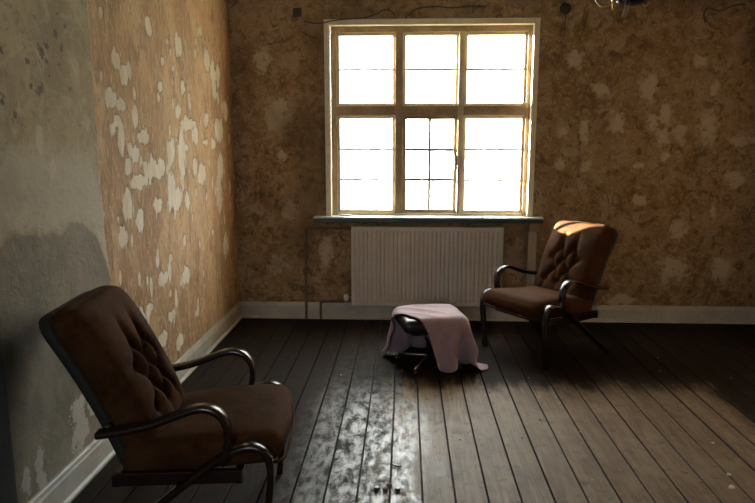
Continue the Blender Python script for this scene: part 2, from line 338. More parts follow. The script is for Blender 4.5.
# left wall: flakes and stains
flakes_px = [(149, 27, 3.5, 10), (179, 44, 3.6, 12), (116, 61, 3.6, 13), (124, 76, 4, 10), (207, 59, 3, 9.5), (213.6, 80, 2.8, 19), (218, 75, 2.2, 10), (183, 88, 2.5, 7),
             (159, 98, 2, 5), (112, 99, 6, 11), (121, 105, 5, 8), (117.5, 120, 4, 6.5), (135.6, 116, 3, 11), (178, 111, 3, 8), (206, 119, 2.8, 7), (188, 125, 6.5, 7),
             (121.5, 141, 4, 15), (130, 149, 2.4, 6.5), (136.5, 153.6, 3.2, 8.5), (143.5, 137, 5.6, 8), (128, 166.5, 4, 8.5), (152, 169, 8, 10), (161, 168, 4.6, 9),
             (139, 182, 10, 7), (128, 203, 5.6, 16), (140, 219.6, 3.6, 14), (123, 236, 4.6, 12), (158, 205, 5, 8), (171.7, 192, 4.5, 22), (179, 197.6, 3.6, 12),
             (187.5, 201, 2.2, 10), (172, 151, 4.4, 13), (182, 153.6, 3.6, 27), (195, 134, 3, 9), (189.6, 124, 6, 5), (195, 166.5, 2.2, 9), (202.5, 171.7, 3.6, 12),
             (219, 130, 4, 12), (221, 166, 3, 13), (219, 194, 3, 19), (163, 279, 5, 8), (186, 276, 4, 10), (163, 341, 5, 8), (180, 341, 4, 8), (40, 134, 4, 16),
             (52, 168, 3, 10), (206, 142, 2.5, 4), (213, 144, 2.5, 6), (225, 110, 2.5, 10), (200, 30, 2, 6), (226, 245, 2.5, 12), (172, 315, 4, 6), (150, 310, 4, 7)]
flakes = []
for (x, y, rx, ry) in flakes_px:
    c = hit(x, y, 0, XL); dep = c[1]; a0 = hit(x - rx, y, 0, XL)[1]; a1 = hit(x + rx, y, 0, XL)[1]
    flakes.append((dep, c[2], abs(a1 - a0) / 2, ry * dep / FPX))
for _ in range(70):
    flakes.append((random.uniform(3.05, 5.3), random.uniform(.3, 2.2), random.uniform(.012, .028), random.uniform(.02, .055)))
def m_flake(u, w): return ellipses(u, w, flakes)
STY, STZ = np.array([1.6, 2.0, 2.2, 2.27, 2.50, 2.60, 2.66, 2.78, 2.90, 2.965, 3.02, 3.06]), np.array([1.02, 1.08, 1.13, 1.165, 1.13, 1.12, 1.16, 1.15, 1.06, 0.95, 0.80, 0.3])
def m_plaster(u, w):                       # 1 where grey plaster shows, 0 on the wallpaper remains
    e = 2.975 + np.clip(1.15 - w, 0, 1) ** 2 * 0.35
    return np.clip(0.5 + (e - u) * 4.0, 0, 1)
def m_damp(u, w):
    top = np.interp(u, STY, STZ); e = 2.98 + np.clip(1.05 - w, 0, 1) * 0.12
    return np.clip(0.5 + np.minimum((top - w) * 4, (e - u) * 5), 0, 1)
def m_halo(u, w): return np.clip(1.0 - np.abs(w - np.interp(u, STY, STZ) - 0.17) / 0.30, 0, 1) * (u > 1.5)
def m_peel(u, w): return ellipses(u, w, [(2.62, 0.26, 0.10, 0.16), (2.3, 0.22, 0.05, 0.12), (2.75, 0.34, 0.06, 0.14), (2.2, 0.2, 0.04, 0.08)])
spots_w = []
for (x, y, rr) in [(43, 55, 9), (55, 33, 5), (35, 20, 4), (2, 50, 4), (3, 98, 6), (40, 92, 8), (28, 62, 4), (57, 13, 3), (50, 76, 4), (85, 150, 2.5), (82, 125, 2.5), (8, 75, 3), (22, 30, 4), (62, 48, 4), (30, 85, 4), (60, 65, 3), (15, 115, 4), (70, 90, 3), (48, 45, 4), (38, 60, 5), (65, 25, 3)]:
    c = hit(x, y, 0, XL); spots_w.append((c[1], c[2], rr * 0.0055, rr * 0.006))
def m_spot(u, w): return ellipses(u, w, spots_w)
U = lines(YF, 1.6, 0.08, ()); U = np.unique(np.round(np.append(U, lines(1.6, YB + 0.02, 0.014)), 4)); W = lines(-.12, ZC + 0.02, 0.016)
wall_left = wall_grid('wall_left', U, W, lambda u, w: np.stack([np.full_like(u, XL), u, w], -1), None,
                      {'flake': m_flake, 'plaster': m_plaster, 'damp': m_damp, 'halo': m_halo, 'peel': m_peel, 'spot': m_spot}, 'wall_l')
tag(wall_left, 'ochre wall with pale flakes beside grey plaster with a damp stain', 'wall', kind='structure')
zero = {'flake': lambda u, w: np.zeros_like(u)}
wr = wall_grid('wall_right', lines(YF, YB, 0.4), lines(-.12, ZC, 0.4), lambda u, w: np.stack([np.full_like(u, XR), u, w], -1), None, zero, 'wall_b')
tag(wr, 'brown bare wall on the right beyond the view', 'wall', kind='structure')
R0, R1, R2, R3 = -0.98, -0.24, 1.32, 2.20                  # unseen opening added in the rear wall to brighten the window wall
wf = wall_grid('wall_rear', lines(XL, XR, 0.4, (R0, R1)), lines(-.12, ZC, 0.4, (R2, R3)), lambda u, w: np.stack([u, np.full_like(u, YF), w], -1), lambda u, w: R0 < u < R1 and R2 < w < R3, zero, 'wall_b')
tag(wf, 'brown bare wall at the rear behind the viewer', 'wall', kind='structure')
o = obj('ceiling', box(BM(), XL - .1, XR + .1, YF - .1, YB + .1, ZC, ZC + .1), 'ceiling_paint'); tag(o, 'stained plaster ceiling above the room', 'ceiling', kind='structure')
# floor: a dark underlay with one plank object after the other
floor = obj('floor', box(BM(), XL, XR, YF, YB, -0.12, -0.022), 'chip_dark'); tag(floor, 'old wooden board floor painted dark round its edges', 'floor', kind='structure')
PW = 0.1406
pb = BM(); L = YB - YF; hw = PW / 2 - 0.0034
ys = np.linspace(0, L, 13)
sec = [(-hw, -0.02), (-hw, -0.0015), (-hw + 0.0015, 0.0), (-hw * .4, -0.0006), (hw * .4, -0.0006), (hw - 0.0015, 0.0), (hw, -0.0015), (hw, -0.02)]
rings = [[pb.verts.new((a, y, b)) for a, b in sec] for y in ys]
for i in range(len(rings) - 1):
    for k in range(7): pb.faces.new((rings[i][k], rings[i][k + 1], rings[i + 1][k + 1], rings[i + 1][k]))
plank0 = None; k = 0; x = -0.340 - 8 * PW + PW / 2
while x < XR + PW / 2:
    cx = x; sx = 1.0
    if abs(x - (1.63 + PW / 2)) < PW / 2: sx = 0.93
    if x - PW / 2 < XL: sx = 1.0
    lo, hi = max(cx - PW / 2, XL), min(cx + PW / 2, XR); sx *= (hi - lo) / PW; cx = (lo + hi) / 2
    loc = (cx, YF, random.uniform(-0.0022, 0.0)); rot = (0, random.uniform(-0.005, 0.005), 0)
    if plank0 is None:
        plank0 = obj('plank', pb, 'floor', floor); plank0.location = loc; plank0.rotation_euler = rot; plank0.scale = (sx, 1, 1)
    else: share('plank', plank0, floor, loc, rot, (sx, 1, 1))
    x += PW
# baseboards
def baseboard(name, p0, p1, label, h=0.135, t=0.022):
    p0 = Vector(p0); p1 = Vector(p1); d = (p1 - p0); L = d.length; a = math.atan2(d.y, d.x)
    bm = BM(); prof = [(0, 0), (t + .012, 0), (t + .012, .012), (t + .004, .02), (t, .022), (t, h - .03), (t - .004, h - .022), (t - .006, h - .006), (t - .012, h), (0, h)]
    r0 = [bm.verts.new((0, -y, z)) for y, z in prof]; r1 = [bm.verts.new((L, -y, z)) for y, z in prof]
    for i in range(len(prof)): bm.faces.new((r0[i], r0[(i + 1) % len(prof)], r1[(i + 1) % len(prof)], r1[i]))
    bm.faces.new(r0); bm.faces.new(r1[::-1])
    o = obj(name, bm, 'cream_paint'); o.location = (p0.x, p0.y, 0.0005); o.rotation_euler = (0, 0, a); tag(o, label, 'baseboard', kind='structure')
baseboard('baseboard_back', (XL, YB, 0), (XR, YB, 0), 'cream painted baseboard along the window wall', 0.142)
baseboard('baseboard_left', (XL, 2.16, 0), (XL, YB, 0), 'cream painted baseboard along the ochre left wall', 0.142)
baseboard('baseboard_right', (XR, YB, 0), (XR, YF, 0), 'cream painted baseboard along the right wall')
# door casing at the left edge of the view, door leaf behind it
dr = empty('door_1', (XL, 2.10, 0)); tag(dr, 'dark grey painted door frame at the left wall edge', 'door', kind='structure')
obj('door_casing', box(BM(), 0.0, 0.03, -0.10, 0.0, 0.001, 2.1, 0.004), 'dark_door', dr)
obj('door_leaf', box(BM(), 0.0, 0.012, -0.95, -0.10, 0.001, 2.02), 'dark_door', dr)
obj('door_casing', box(BM(), 0.0, 0.03, -1.05, -0.95, 0.001, 2.1, 0.004), 'dark_door', dr)
obj('door_casing', box(BM(), 0.0, 0.03, -0.95, -0.10, 2.02, 2.1, 0.004), 'dark_door', dr)

# ------------------------------------------------------------------ window
win = empty('window_1', (0, 0, 0)); tag(win, 'large six-light wooden window with milky film and one clear casement', 'window', kind='structure')
def wbox(name, mat, x0, x1, y0, y1, z0, z1, bev=0.003, par=win): return obj(name, box(BM(), x0, x1, y0, y1, z0, z1, bev), mat, par)
simple('casing_flare_paint', (0.70, 0.57, 0.39), (0.82, 0.72, 0.54), 7, 0.5, 0.3)  # pale paint, lightened further so its colour carries the window flare
T = 0.033                                                  # pale outer casing
for (a, b, c, d) in ((WX0, WX0 + T, WZ0, WZ1), (WX1 - T, WX1, WZ0, WZ1), (WX0 + T, WX1 - T, WZ1 - T, WZ1)):
    wbox('casing', 'casing_flare_paint', a - 0.012, b, YB - 0.018, YB + 0.05, c, d + (0.012 if d == WZ1 else 0), 0.004)
FX0, FX1, FZ0, FZ1 = WX0 + T, WX1 - T, WZ0, WZ1 - T
FY0, FY1 = YB + 0.045, YB + 0.13
wbox('frame_post', 'window_wood', FX0, FX0 + .045, FY0, FY1, FZ0, FZ1)
wbox('frame_post', 'window_wood', FX1 - .045, FX1, FY0, FY1, FZ0, FZ1)
wbox('frame_head', 'window_wood', FX0 + .045, FX1 - .045, FY0, FY1, FZ1 - .045, FZ1)
wbox('frame_foot', 'window_paint', FX0 + .045, FX1 - .045, FY0, FY1, FZ0, FZ0 + .03)
ML, MR, TZ = (-0.090, -0.030), (0.425, 0.470), (1.725, 1.800)
ZA, ZB = FZ0 + .03, FZ1 - .045
wbox('mullion', 'window_wood', ML[0], ML[1], FY0 - .012, FY1, ZA, ZB)
wbox('mullion', 'window_paint', MR[0], MR[1], FY0 - .012, FY1, ZA, ZB)
wbox('transom', 'window_wood', FX0 + .045, ML[0], FY0 - .006, FY1, *TZ)
wbox('transom', 'window_wood', ML[1], MR[0], FY0 - .006, FY1, *TZ)
wbox('transom', 'window_wood', MR[1], FX1 - .045, FY0 - .006, FY1, *TZ)
cols = [(FX0 + .045, ML[0]), (ML[1], MR[0]), (MR[1], FX1 - .045)]
def sash(x0, x1, z0, z1, rows, film, mat, w=0.024, clear=False):
    y0, y1 = FY0 + .02, FY0 + .06
    s = obj('sash', box(box(box(box(BM(), x0, x0 + w, y0, y1, z0, z1, .003), x1 - w, x1, y0, y1, z0, z1, .003), x0 + w, x1 - w, y0, y1, z1 - w, z1, .003), x0 + w, x1 - w, y0, y1, z0, z0 + w, .003), mat, win)
    gx0, gx1, gz0, gz1 = x0 + w, x1 - w, z0 + w, z1 - w; xm = (gx0 + gx1) / 2; hb = 0.0105 if clear else 0.0085; vb = 0.0105 if clear else 0.0022
    gy = (y0 + y1) / 2 + (0 if clear else .05); by = gy if clear else y0 + .010
    bar = 'bar_paint' if clear else 'window_paint'
    if not clear:                                          # outer wing behind the film holds the glazing bars
        obj('outer_sash', box(box(box(box(BM(), x0, gx0 - .006, gy - .012, gy + .012, z0, z1), gx1 + .006, x1, gy - .012, gy + .012, z0, z1), gx0, gx1, gy - .012, gy + .012, z1 - w * .8, z1), gx0, gx1, gy - .012, gy + .012, z0, z0 + w * .8), 'window_wood', win)
    for i in range(1, rows):
        zz = gz0 + (gz1 - gz0) * i / rows
        obj('glazing_bar', box(BM(), gx0, gx1, by - .010, by + .010, zz - hb, zz + hb, .001), bar, s)
    obj('glazing_bar', box(BM(), xm - vb, xm + vb, gy - .012, gy + .012, gz0, gz1, .001), bar, s)
    for i in range(rows):
        for j in range(2):
            za = gz0 + (gz1 - gz0) * i / rows; zb_ = gz0 + (gz1 - gz0) * (i + 1) / rows; xa = gx0 if j == 0 else xm; xb = xm if j == 0 else gx1
            obj('pane', box(BM(), xa + vb, xb - vb, gy - .0015, gy + .0015, za + hb, zb_ - hb), 'window_glass', s)
    if film:
        bm = BM(); n_ = 14; g = [[bm.verts.new((gx0 - .004 + (gx1 - gx0 + .008) * i / n_, y0 + .028 + .003 * math.sin(i * 1.7 + j * .9) * math.sin(j * .6), gz0 - .004 + (gz1 - gz0 + .008) * j / n_)) for j in range(n_ + 1)] for i in range(n_ + 1)]
        for i in range(n_):
            for j in range(n_): bm.faces.new((g[i][j], g[i + 1][j], g[i + 1][j + 1], g[i][j + 1]))
        obj('plastic_film', bm, 'milky_film', s, True)
    return s
for i, (a, b) in enumerate(cols):
    sash(a, b, TZ[1], ZB, 2, True, 'window_paint')
    if i == 1:
        c = sash(a, b, ZA, TZ[0], 3, False, 'window_wood', 0.030, True)
        obj('latch', box(box(BM(), b - .022, b - .008, FY0 - .005, FY0 + .02, 1.28, 1.40, .002), b - .02, b - .01, FY0 - .03, FY0 - .004, 1.33, 1.35, .002), 'rust_pipe', c)
    else: sash(a, b, ZA, TZ[0], 3, True, 'window_paint')
wbox('lower_stop', 'bar_paint', MR[0] + .003, MR[0] + .017, FY0 - .026, FY0 - .0125, ZA, 1.32)
# added window behind the viewer, lets in fill daylight for the window wall
w2 = empty('fill_window', ((R0 + R1) / 2, YF, R2)); tag(w2, 'added plain wooden window, unseen in the rear wall, for fill light', 'window', kind='structure')
hx, hz = (R1 - R0) / 2, R3 - R2
for (a, b, c, d) in ((-hx, -hx + .06, 0, hz), (hx - .06, hx, 0, hz), (-.03, .03, .06, hz - .06), (-hx + .06, hx - .06, 0, .06), (-hx + .06, hx - .06, hz - .06, hz)):
    obj('frame_bar', box(BM(), a, b, -.08, -.01, c, d, .003), 'window_wood', w2)
for (a, b) in ((-hx + .06, -.03), (.03, hx - .06)): obj('pane', box(BM(), a, b, -.047, -.044, .06, hz - .06), 'window_glass', w2)
# sill board
sill = empty('window_sill_board', (0.187, 5.30, 0.85)); tag(sill, 'grey-green window sill board with black front edge', 'window sill', kind='structure')
sx0, sx1 = -0.762 - .187, 1.128 - .187
obj('sill_top', box(BM(), sx0, sx1, -0.06, 0.105, 0.034, 0.046, .003), 'sill_paint', sill)
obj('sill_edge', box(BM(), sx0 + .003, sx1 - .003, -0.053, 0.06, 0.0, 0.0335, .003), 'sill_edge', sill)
# pale wooden prop under the right end of the sill
pr = empty('sill_prop', (1.075, 5.335, 0)); tag(pr, 'pale wooden prop board under the right end of the sill', 'board')
obj('post', box(BM(), -0.05, 0.02, -0.004, 0.022, 0.145, 0.77, .003), 'post_wood', pr)
obj('bracket', box(BM(), -0.045, 0.05, -0.012, 0.022, 0.771, 0.849, .003), 'window_wood', pr)

# ------------------------------------------------------------------ radiator and pipes
RX0, RX1, RZ0, RZ1, RY = -0.452, 0.812, 0.142, 0.815, 5.255
rad = empty('radiator', ((RX0 + RX1) / 2, RY, 0)); tag(rad, 'cream ribbed panel radiator under the window', 'radiator')
cxr = (RX0 + RX1) / 2; hw_ = (RX1 - RX0) / 2
bm = BM(); nr = 34; prof = []
pitch = (2 * hw_ - 0.05) / nr
prof.append((-hw_, 0.012)); prof.append((-hw_ + .003, 0.004)); prof.append((-hw_ + .02, 0.002))
for i in range(nr):
    x0 = -hw_ + .025 + i * pitch
    for a, b in ((0.10, .002), (0.22, .010), (0.42, .011), (0.54, .002), (0.98, .001)): prof.append((x0 + a * pitch, b))
prof += [(hw_ - .02, .002), (hw_ - .003, .004), (hw_, .012)]
zz = [RZ0, RZ0 + .004, RZ0 + .03, RZ0 + .045, RZ1 - .045, RZ1 - .03, RZ1 - .004, RZ1]
rings = []
for zi, z in enumerate(zz):
    f = 1.0 if 3 <= zi <= 4 else 0.0
    rings.append([bm.verts.new((x, (y * f + .002 * (1 - f)) if 2 < i < len(prof) - 3 else y, z)) if 0 < zi < len(zz) - 1 else bm.verts.new((x, y * 0 + .010, z)) for i, (x, y) in enumerate(prof)])
for i in range(len(rings) - 1):
    for k in range(len(prof) - 1): bm.faces.new((rings[i][k], rings[i][k + 1], rings[i + 1][k + 1], rings[i + 1][k]))
obj('front_panel', bm, 'radiator_paint', rad)
obj('back_panel', box(BM(), -hw_, hw_, 0.060, 0.072, RZ0, RZ1 - .004, .003), 'radiator_paint', rad)
for sg in (-1, 1): obj('side_cover', box(BM(), sg * hw_ - .004 if sg > 0 else -hw_, hw_ if sg > 0 else -hw_ + .004, .0125, .0595, RZ0 + .01, RZ1), 'radiator_paint', rad)
bm = BM()
for i in range(60):
    x = -hw_ + .02 + i * (2 * hw_ - .04) / 59; box(bm, x - .004, x + .004, .014, .058, RZ1 - .006, RZ1 - .001)
g = obj('top_grille', bm, 'radiator_paint', rad)
for sx in (-.4, .4): obj('wall_bracket', box(BM(), sx - .02, sx + .02, .073, YB - RY - .001, .3, .7), 'radiator_paint', rad)
v = obj('valve', tube(BM(), [(-hw_ - .001, .035, .205), (-hw_ - .03, .035, .205)], .010, 12), 'steel', rad, True)
obj('thermostat_knob', lathe(BM(), [(.012, -.03), (.019, -.026), (.021, -.012), (.021, .016), (.015, .026), (.004, .028)], 20, (-hw_ - .047, .030, .205)), 'white_plastic', v, True)
def pipe(name, pts, r, mat, label, cat='pipe', group=None, seg=10):
    o = obj(name, tube(BM(), pts, r, seg), mat, None, True)
    c = Vector(pts[-1]); 
    o.data.transform(Matrix.Translation(-c)); o.location = c
    return tag(o, label, cat, group)
pipe('heating_pipe', smooth_path([(RX0 - .002, 5.335, .79), (RX0 - .1, 5.335, .79), (-.80, 5.335, .79), (-.838, 5.335, .785), (-.848, 5.335, .75), (-.848, 5.335, .6), (-.848, 5.335, .3), (-.848, 5.322, .15), (-.848, 5.316, .08), (-.848, 5.316, .003)], 5), .011, 'rust_pipe', 'brown heating pipe bending down from the sill to the floor')
pipe('heating_pipe', smooth_path([(-.522, 5.300, .165), (-.60, 5.315, .16), (-.69, 5.316, .158), (-.716, 5.316, .15), (-.722, 5.316, .12), (-.722, 5.316, .003)], 5), .010, 'rust_pipe', 'short brown pipe from the radiator valve into the floor')

# ------------------------------------------------------------------ armchairs
def back_shape(a, b, c, q):
    # local before bending: x = width (a), y = length along the back (b), z = thickness (c = +1 is the front)
    x, y, z = q; hx, hy = 0.262, 0.33
    t = max(0.0, (y / hy - (1 - .085 / hy)) / (.085 / hy)); x *= 1 - (.075 / hx) * (1 - math.sqrt(max(0, 1 - min(t, 1) ** 2)))
    x *= 0.955 + 0.045 * (y / hy + 1) / 2
    if c > 0.2:
        k = min(1, (c - .2) / .8); rim = (1 - abs(a) ** 4) * (1 - abs(b) ** 6)
        z += k * 0.030 * rim
        btn = [(-.058, .10), (.058, .10), (-.116, .015), (0, .015), (.116, .015), (-.058, -.07), (.058, -.07), (0, -.155), (-.116, -.155), (.116, -.155)]
        dz = 0.0
        for bx, by in btn: dz = max(dz, .046 * math.exp(-((x - bx) ** 2 + (y - by) ** 2) / (2 * .019 ** 2)))
        def seg(p0, p1, dep, w):
            vx, vy = p1[0] - p0[0], p1[1] - p0[1]; L = vx * vx + vy * vy; s = min(1, max(0, ((x - p0[0]) * vx + (y - p0[1]) * vy) / L))
            d2 = (x - p0[0] - s * vx) ** 2 + (y - p0[1] - s * vy) ** 2; return (dep[0] + (dep[1] - dep[0]) * s) * math.exp(-d2 / (2 * w * w))
        for i, p0 in enumerate(btn):
            for p1 in btn[i + 1:]:
                if abs(abs(p0[0] - p1[0]) - .058) < .01 and abs(abs(p0[1] - p1[1]) - .085) < .01: dz = max(dz, seg(p0, p1, (.032, .032), .013))
        for bx in (-.058, .058): dz = max(dz, seg((bx, .10), (bx * 1.1, .235), (.036, .0), .015))
        for bx in (-.116, 0, .116): dz = max(dz, seg((bx, -.155), (bx, -.27), (.022, .0), .013))
        for bx in (-.116, .116): dz = max(dz, seg((bx, .015), (bx * 1.75, .03), (.018, .0), .012))
        z += k * (rim * .020 - dz)
    return (x, y, z)
RECL = math.radians(22.8)
def to_back(bm, zoff=0.0):
    # thickness axis -> forward, length axis -> up the reclined back, gentle lumbar curve
    for v in bm.verts:
        x, y, z = v.co; z += zoff; s = y + .33                         # s = distance from the bottom
        cur = 0.05 * (s / .66) ** 2 * 1.0 - 0.02 * math.sin(PI * s / .66)
        bx = -0.135 - s * math.sin(RECL) - cur * .6; bz = .315 + s * math.cos(RECL) - cur * .2
        v.co = Vector((bx + z * math.cos(RECL), x, bz + z * math.sin(RECL)))
    return bm
def seat_shape(a, b, c, q):
    x, y, z = q
    if c > 0:
        z += c * (.018 * (1 - abs(a) ** 4) * (1 - abs(b) ** 4) + .004 * math.sin(9 * x + 1) * math.sin(7 * y))
        if x > .18: z -= (x - .18) ** 2 * .55
    else: z += -c * max(0, x - .22) * .12
    y *= 1.0 + .10 * max(0.0, x / .30) * .5
    x += .018 * (1 - (y / .27) ** 2) if x > .2 else 0
    return (x, y, z)
def make_chair():
    r = empty('armchair')
    bm = cushion(.295, .262, .062, .052, 36, seat_shape)
    for v in bm.verts:
        x, y, z = v.co; a = math.radians(4.5); v.co = Vector((.065 + x * math.cos(a) - z * math.sin(a) * .0, y, .372 + z + x * math.sin(a)))
    s = obj('seat', bm, 'velvet', r, True)
    pth = [];                                                               # piping round the lower rim of the seat cushion
    for t in np.linspace(-1, 1, 25):
        yy = t * .272; xx = .365 + .014 * (1 - t * t) - .05 * max(0, abs(t) - .82) ** 2 * 30; pth.append((xx, yy, .345))
    obj('piping', tube(BM(), pth, .006, 8), 'velvet', s, True)
    b = obj('backrest', to_back(cushion(.255, .33, .052, .045, 56, back_shape)), 'velvet', r, True)
    def shell(a, b_, c, q):
        x, y, z = q; hx, hy = .262, .33
        t = max(0.0, (y / hy - (1 - .085 / hy)) / (.085 / hy)); x *= 1 - (.075 / hx) * (1 - math.sqrt(max(0, 1 - min(t, 1) ** 2))); x *= 0.955 + 0.045 * (y / hy + 1) / 2
        return (x * 1.012, y * 1.006, z)
    obj('back_shell', to_back(cushion(.250, .33, .024, .020, 24, shell), -.058), 'back_cloth', r, True)
    for sg in (-1, 1):
        arm = smooth_path([(p[0], 0, p[1]) for p in [(-.272, .494), (-.235, .498), (-.17, .508), (-.08, .528), (.01, .560), (.07, .580), (.115, .580), (.155, .558), (.178, .515), (.181, .460), (.170, .415), (.155, .375)]], 5)
        obj('armrest', strip(BM(), [(p.x, p.z) for p in arm], .052, .024, sg * .312, .006), 'bentwood', r, True)
        leg = smooth_path([(p[0], 0, p[1]) for p in [(-.335, .010), (-.29, .045), (-.17, .140), (-.02, .260), (.11, .360), (.19, .410), (.25, .428), (.297, .415), (.322, .375), (.325, .30), (.312, .18), (.298, .06), (.294, .001)]], 5)
        obj('leg_frame', strip(BM(), [(p.x, p.z) for p in leg], .050, .025, sg * .300, .006), 'bentwood', r, True)
        obj('seat_rail', box(BM(), -.24, .22, sg * .268 - .012, sg * .268 + .012, .275, .325, .005), 'bentwood', r)
        obj('bolt', tube(BM(), [(-.25, sg * .265, .499), (-.25, sg * .285, .499)], .012, 10), 'steel', r, True)
    obj('cross_rail', box(BM(), .19, .22, -.275, .275, .27, .315, .005), 'bentwood', r)
    obj('cross_rail', box(BM(), -.25, -.22, -.275, .275, .27, .315, .005), 'bentwood', r)
    return r
def copy_tree(o, parent=None):
    c = o.copy(); COL.objects.link(c); c.parent = parent
    for ch in o.children: copy_tree(ch, c)
    return c
chair_r = make_chair()
chair_l = copy_tree(chair_r)
chair_r.location = (1.015, 4.569, 0.0); chair_r.rotation_euler = (0, 0, math.radians(215.5))
chair_l.location = (-0.833, 2.396, 0.0); chair_l.rotation_euler = (0, 0, math.radians(5.6))
tag(chair_r, 'brown tufted bentwood armchair right of the radiator, sun on its top', 'armchair', 'brown bentwood armchairs')
tag(chair_l, 'brown tufted bentwood armchair in the shade close to the grey plaster', 'armchair', 'brown bentwood armchairs')

# ------------------------------------------------------------------ footstool with blanket
SC = Vector((0.17, 4.25, 0)); SHX, SHY, ST, SR, SROT = 0.225, 0.20, 0.372, 0.05, math.radians(12)
st = empty('footstool', SC, SROT); tag(st, 'black leather footstool on a metal star base', 'footstool')
def st_shape(a, b, c, q):
    x, y, z = q; z += .006 * (1 - a * a) * (1 - b * b) * (1 if c > 0 else 0); return (x, y, z)
bm = cushion(SHX - .007, SHY - .007, .046, .042, 24, st_shape)
for v in bm.verts: v.co.z += ST - .062
obj('seat_cushion', bm, 'leather', st, True)
obj('seat_plate', box(BM(), -.15, .15, -.13, .13, ST - .135, ST - .112, .004), 'bentwood', st)
obj('column', lathe(BM(), [(.022, .04), (.022, .16), (.035, .175), (.035, ST - .136)], 18), 'steel', st, True)
for k in range(4):
    a = PI / 4 + k * PI / 2 + math.radians(8); d = Vector((math.cos(a), math.sin(a), 0))
    lg = obj('leg', tube(BM(), [d * .015 + Vector((0, 0, .055)), d * .10 + Vector((0, 0, .045)), d * .235 + Vector((0, 0, .026))], [.013, .012, .010], 10), 'steel', st, True)
    obj('foot', lathe(BM(), [(.015, .0005), (.016, .006), (.012, .016)], 12, tuple(d * .228)), 'black_cable', lg)
# blanket: thrown over the stool, settled with a small spring simulation
def settle(nu, nv, du, steps):
    e = np.array([.68, -.7332]); nrm = np.array([.7332, .68])                 # free edge cuts off the front left corner of the stool
    p0 = np.array([0.020, 4.125])
    uu = (np.arange(nu) - nu * .50) * du; vv = np.arange(nv) * du
    A, B = np.meshgrid(uu, vv, indexing='ij')
    X = np.zeros((nu, nv, 3)); X[..., 0] = p0[0] + A * e[0] + B * nrm[0]; X[..., 1] = p0[1] + A * e[1] + B * nrm[1]
    X[..., 2] = ST + .035 + .016 * np.sin(A * 26 + B * 11) + .010 * np.sin(B * 37 - A * 14)
    X[..., 0] *= 1.0; X[..., :2] = X.reshape(-1, 3)[:, :2].mean(0) + (X[..., :2] - X.reshape(-1, 3)[:, :2].mean(0)) * .965
    V = np.zeros_like(X); dt = 1 / 60.; c, s = math.cos(SROT), math.sin(SROT)
    half = np.array([SHX + .008, SHY + .008, .058]); cen = np.array([SC.x, SC.y, ST - .058]); r = SR
    def collide(Q):
        d = Q - cen; lx = c * d[..., 0] + s * d[..., 1]; ly = -s * d[..., 0] + c * d[..., 1]; l = np.stack([lx, ly, d[..., 2]], -1)
        q = np.abs(l) - (half - r); m = np.maximum(q, 0); Ld = np.linalg.norm(m, axis=-1) + 1e-9
        inside = np.minimum(q.max(-1), 0); sd = Ld + inside - r
        g = np.where((q.max(-1) > 0)[..., None], m / Ld[..., None], (q == q.max(-1, keepdims=True)).astype(float)) * np.sign(l)
        pen = np.minimum(sd, 0); l2 = l - g * pen[..., None]; hitm = sd < 0
        out = np.stack([c * l2[..., 0] - s * l2[..., 1], s * l2[..., 0] + c * l2[..., 1], l2[..., 2]], -1) + cen
        fl = out[..., 2] < .006; out[..., 2] = np.maximum(out[..., 2], .006); return out, hitm, fl
    def sat(Q, a, b, L, k):
        d = Q[b] - Q[a]; n_ = np.linalg.norm(d, axis=-1, keepdims=True) + 1e-9; w = d / n_ * (n_ - L) * .5 * k; Q[a] += w; Q[b] -= w
    sl = slice
    for st_ in range(steps):
        V[..., 2] -= 9.8 * dt; V *= 0.975; P = X + V * dt
        for it in range(14):
            for o_ in (0, 1):
                m = (nu - o_) // 2; sat(P, (sl(o_, o_ + 2 * m, 2), sl(None)), (sl(o_ + 1, o_ + 2 * m, 2), sl(None)), du, 1.0)
                m = (nv - o_) // 2; sat(P, (sl(None), sl(o_, o_ + 2 * m, 2)), (sl(None), sl(o_ + 1, o_ + 2 * m, 2)), du, 1.0)
            for o_ in (0, 1):
                m = (nu - 1 - o_) // 2
                sat(P, (sl(o_, o_ + 2 * m, 2), sl(0, nv - 1)), (sl(o_ + 1, o_ + 2 * m, 2), sl(1, nv)), du * 1.41421, .35)
                sat(P, (sl(o_, o_ + 2 * m, 2), sl(1, nv)), (sl(o_ + 1, o_ + 2 * m, 2), sl(0, nv - 1)), du * 1.41421, .35)
            for k_ in (2, 4):
                for o_ in range(0, 2 * k_, k_):
                    ia = np.concatenate([np.arange(q, min(q + k_, nu - k_)) for q in range(o_, nu - k_, 2 * k_)]) if nu - k_ > o_ else np.array([], int)
                    if len(ia): 
                        d = P[ia + k_] - P[ia]; n_ = np.linalg.norm(d, axis=-1, keepdims=True) + 1e-9; w = d / n_ * (n_ - du * k_) * .5 * .10; P[ia] += w; P[ia + k_] -= w
                    ja = np.concatenate([np.arange(q, min(q + k_, nv - k_)) for q in range(o_, nv - k_, 2 * k_)]) if nv - k_ > o_ else np.array([], int)
                    if len(ja):
                        d = P[:, ja + k_] - P[:, ja]; n_ = np.linalg.norm(d, axis=-1, keepdims=True) + 1e-9; w = d / n_ * (n_ - du * k_) * .5 * .10; P[:, ja] += w; P[:, ja + k_] -= w
            P, hm, fl = collide(P)
            top = (hm & (P[..., 2] > ST - .03)) | fl; P[top, :2] = X[top, :2] + .12 * (P[top, :2] - X[top, :2])
        V = (P - X) / dt; fr = hm | fl; V[fr] *= .25; X = P
        sp = np.linalg.norm(V, axis=-1, keepdims=True); V = np.where(sp > 2, V / (sp + 1e-9) * 2, V)
    return X
NU, NV, DU = 66, 37, .0162
X = settle(NU, NV, DU, 170)
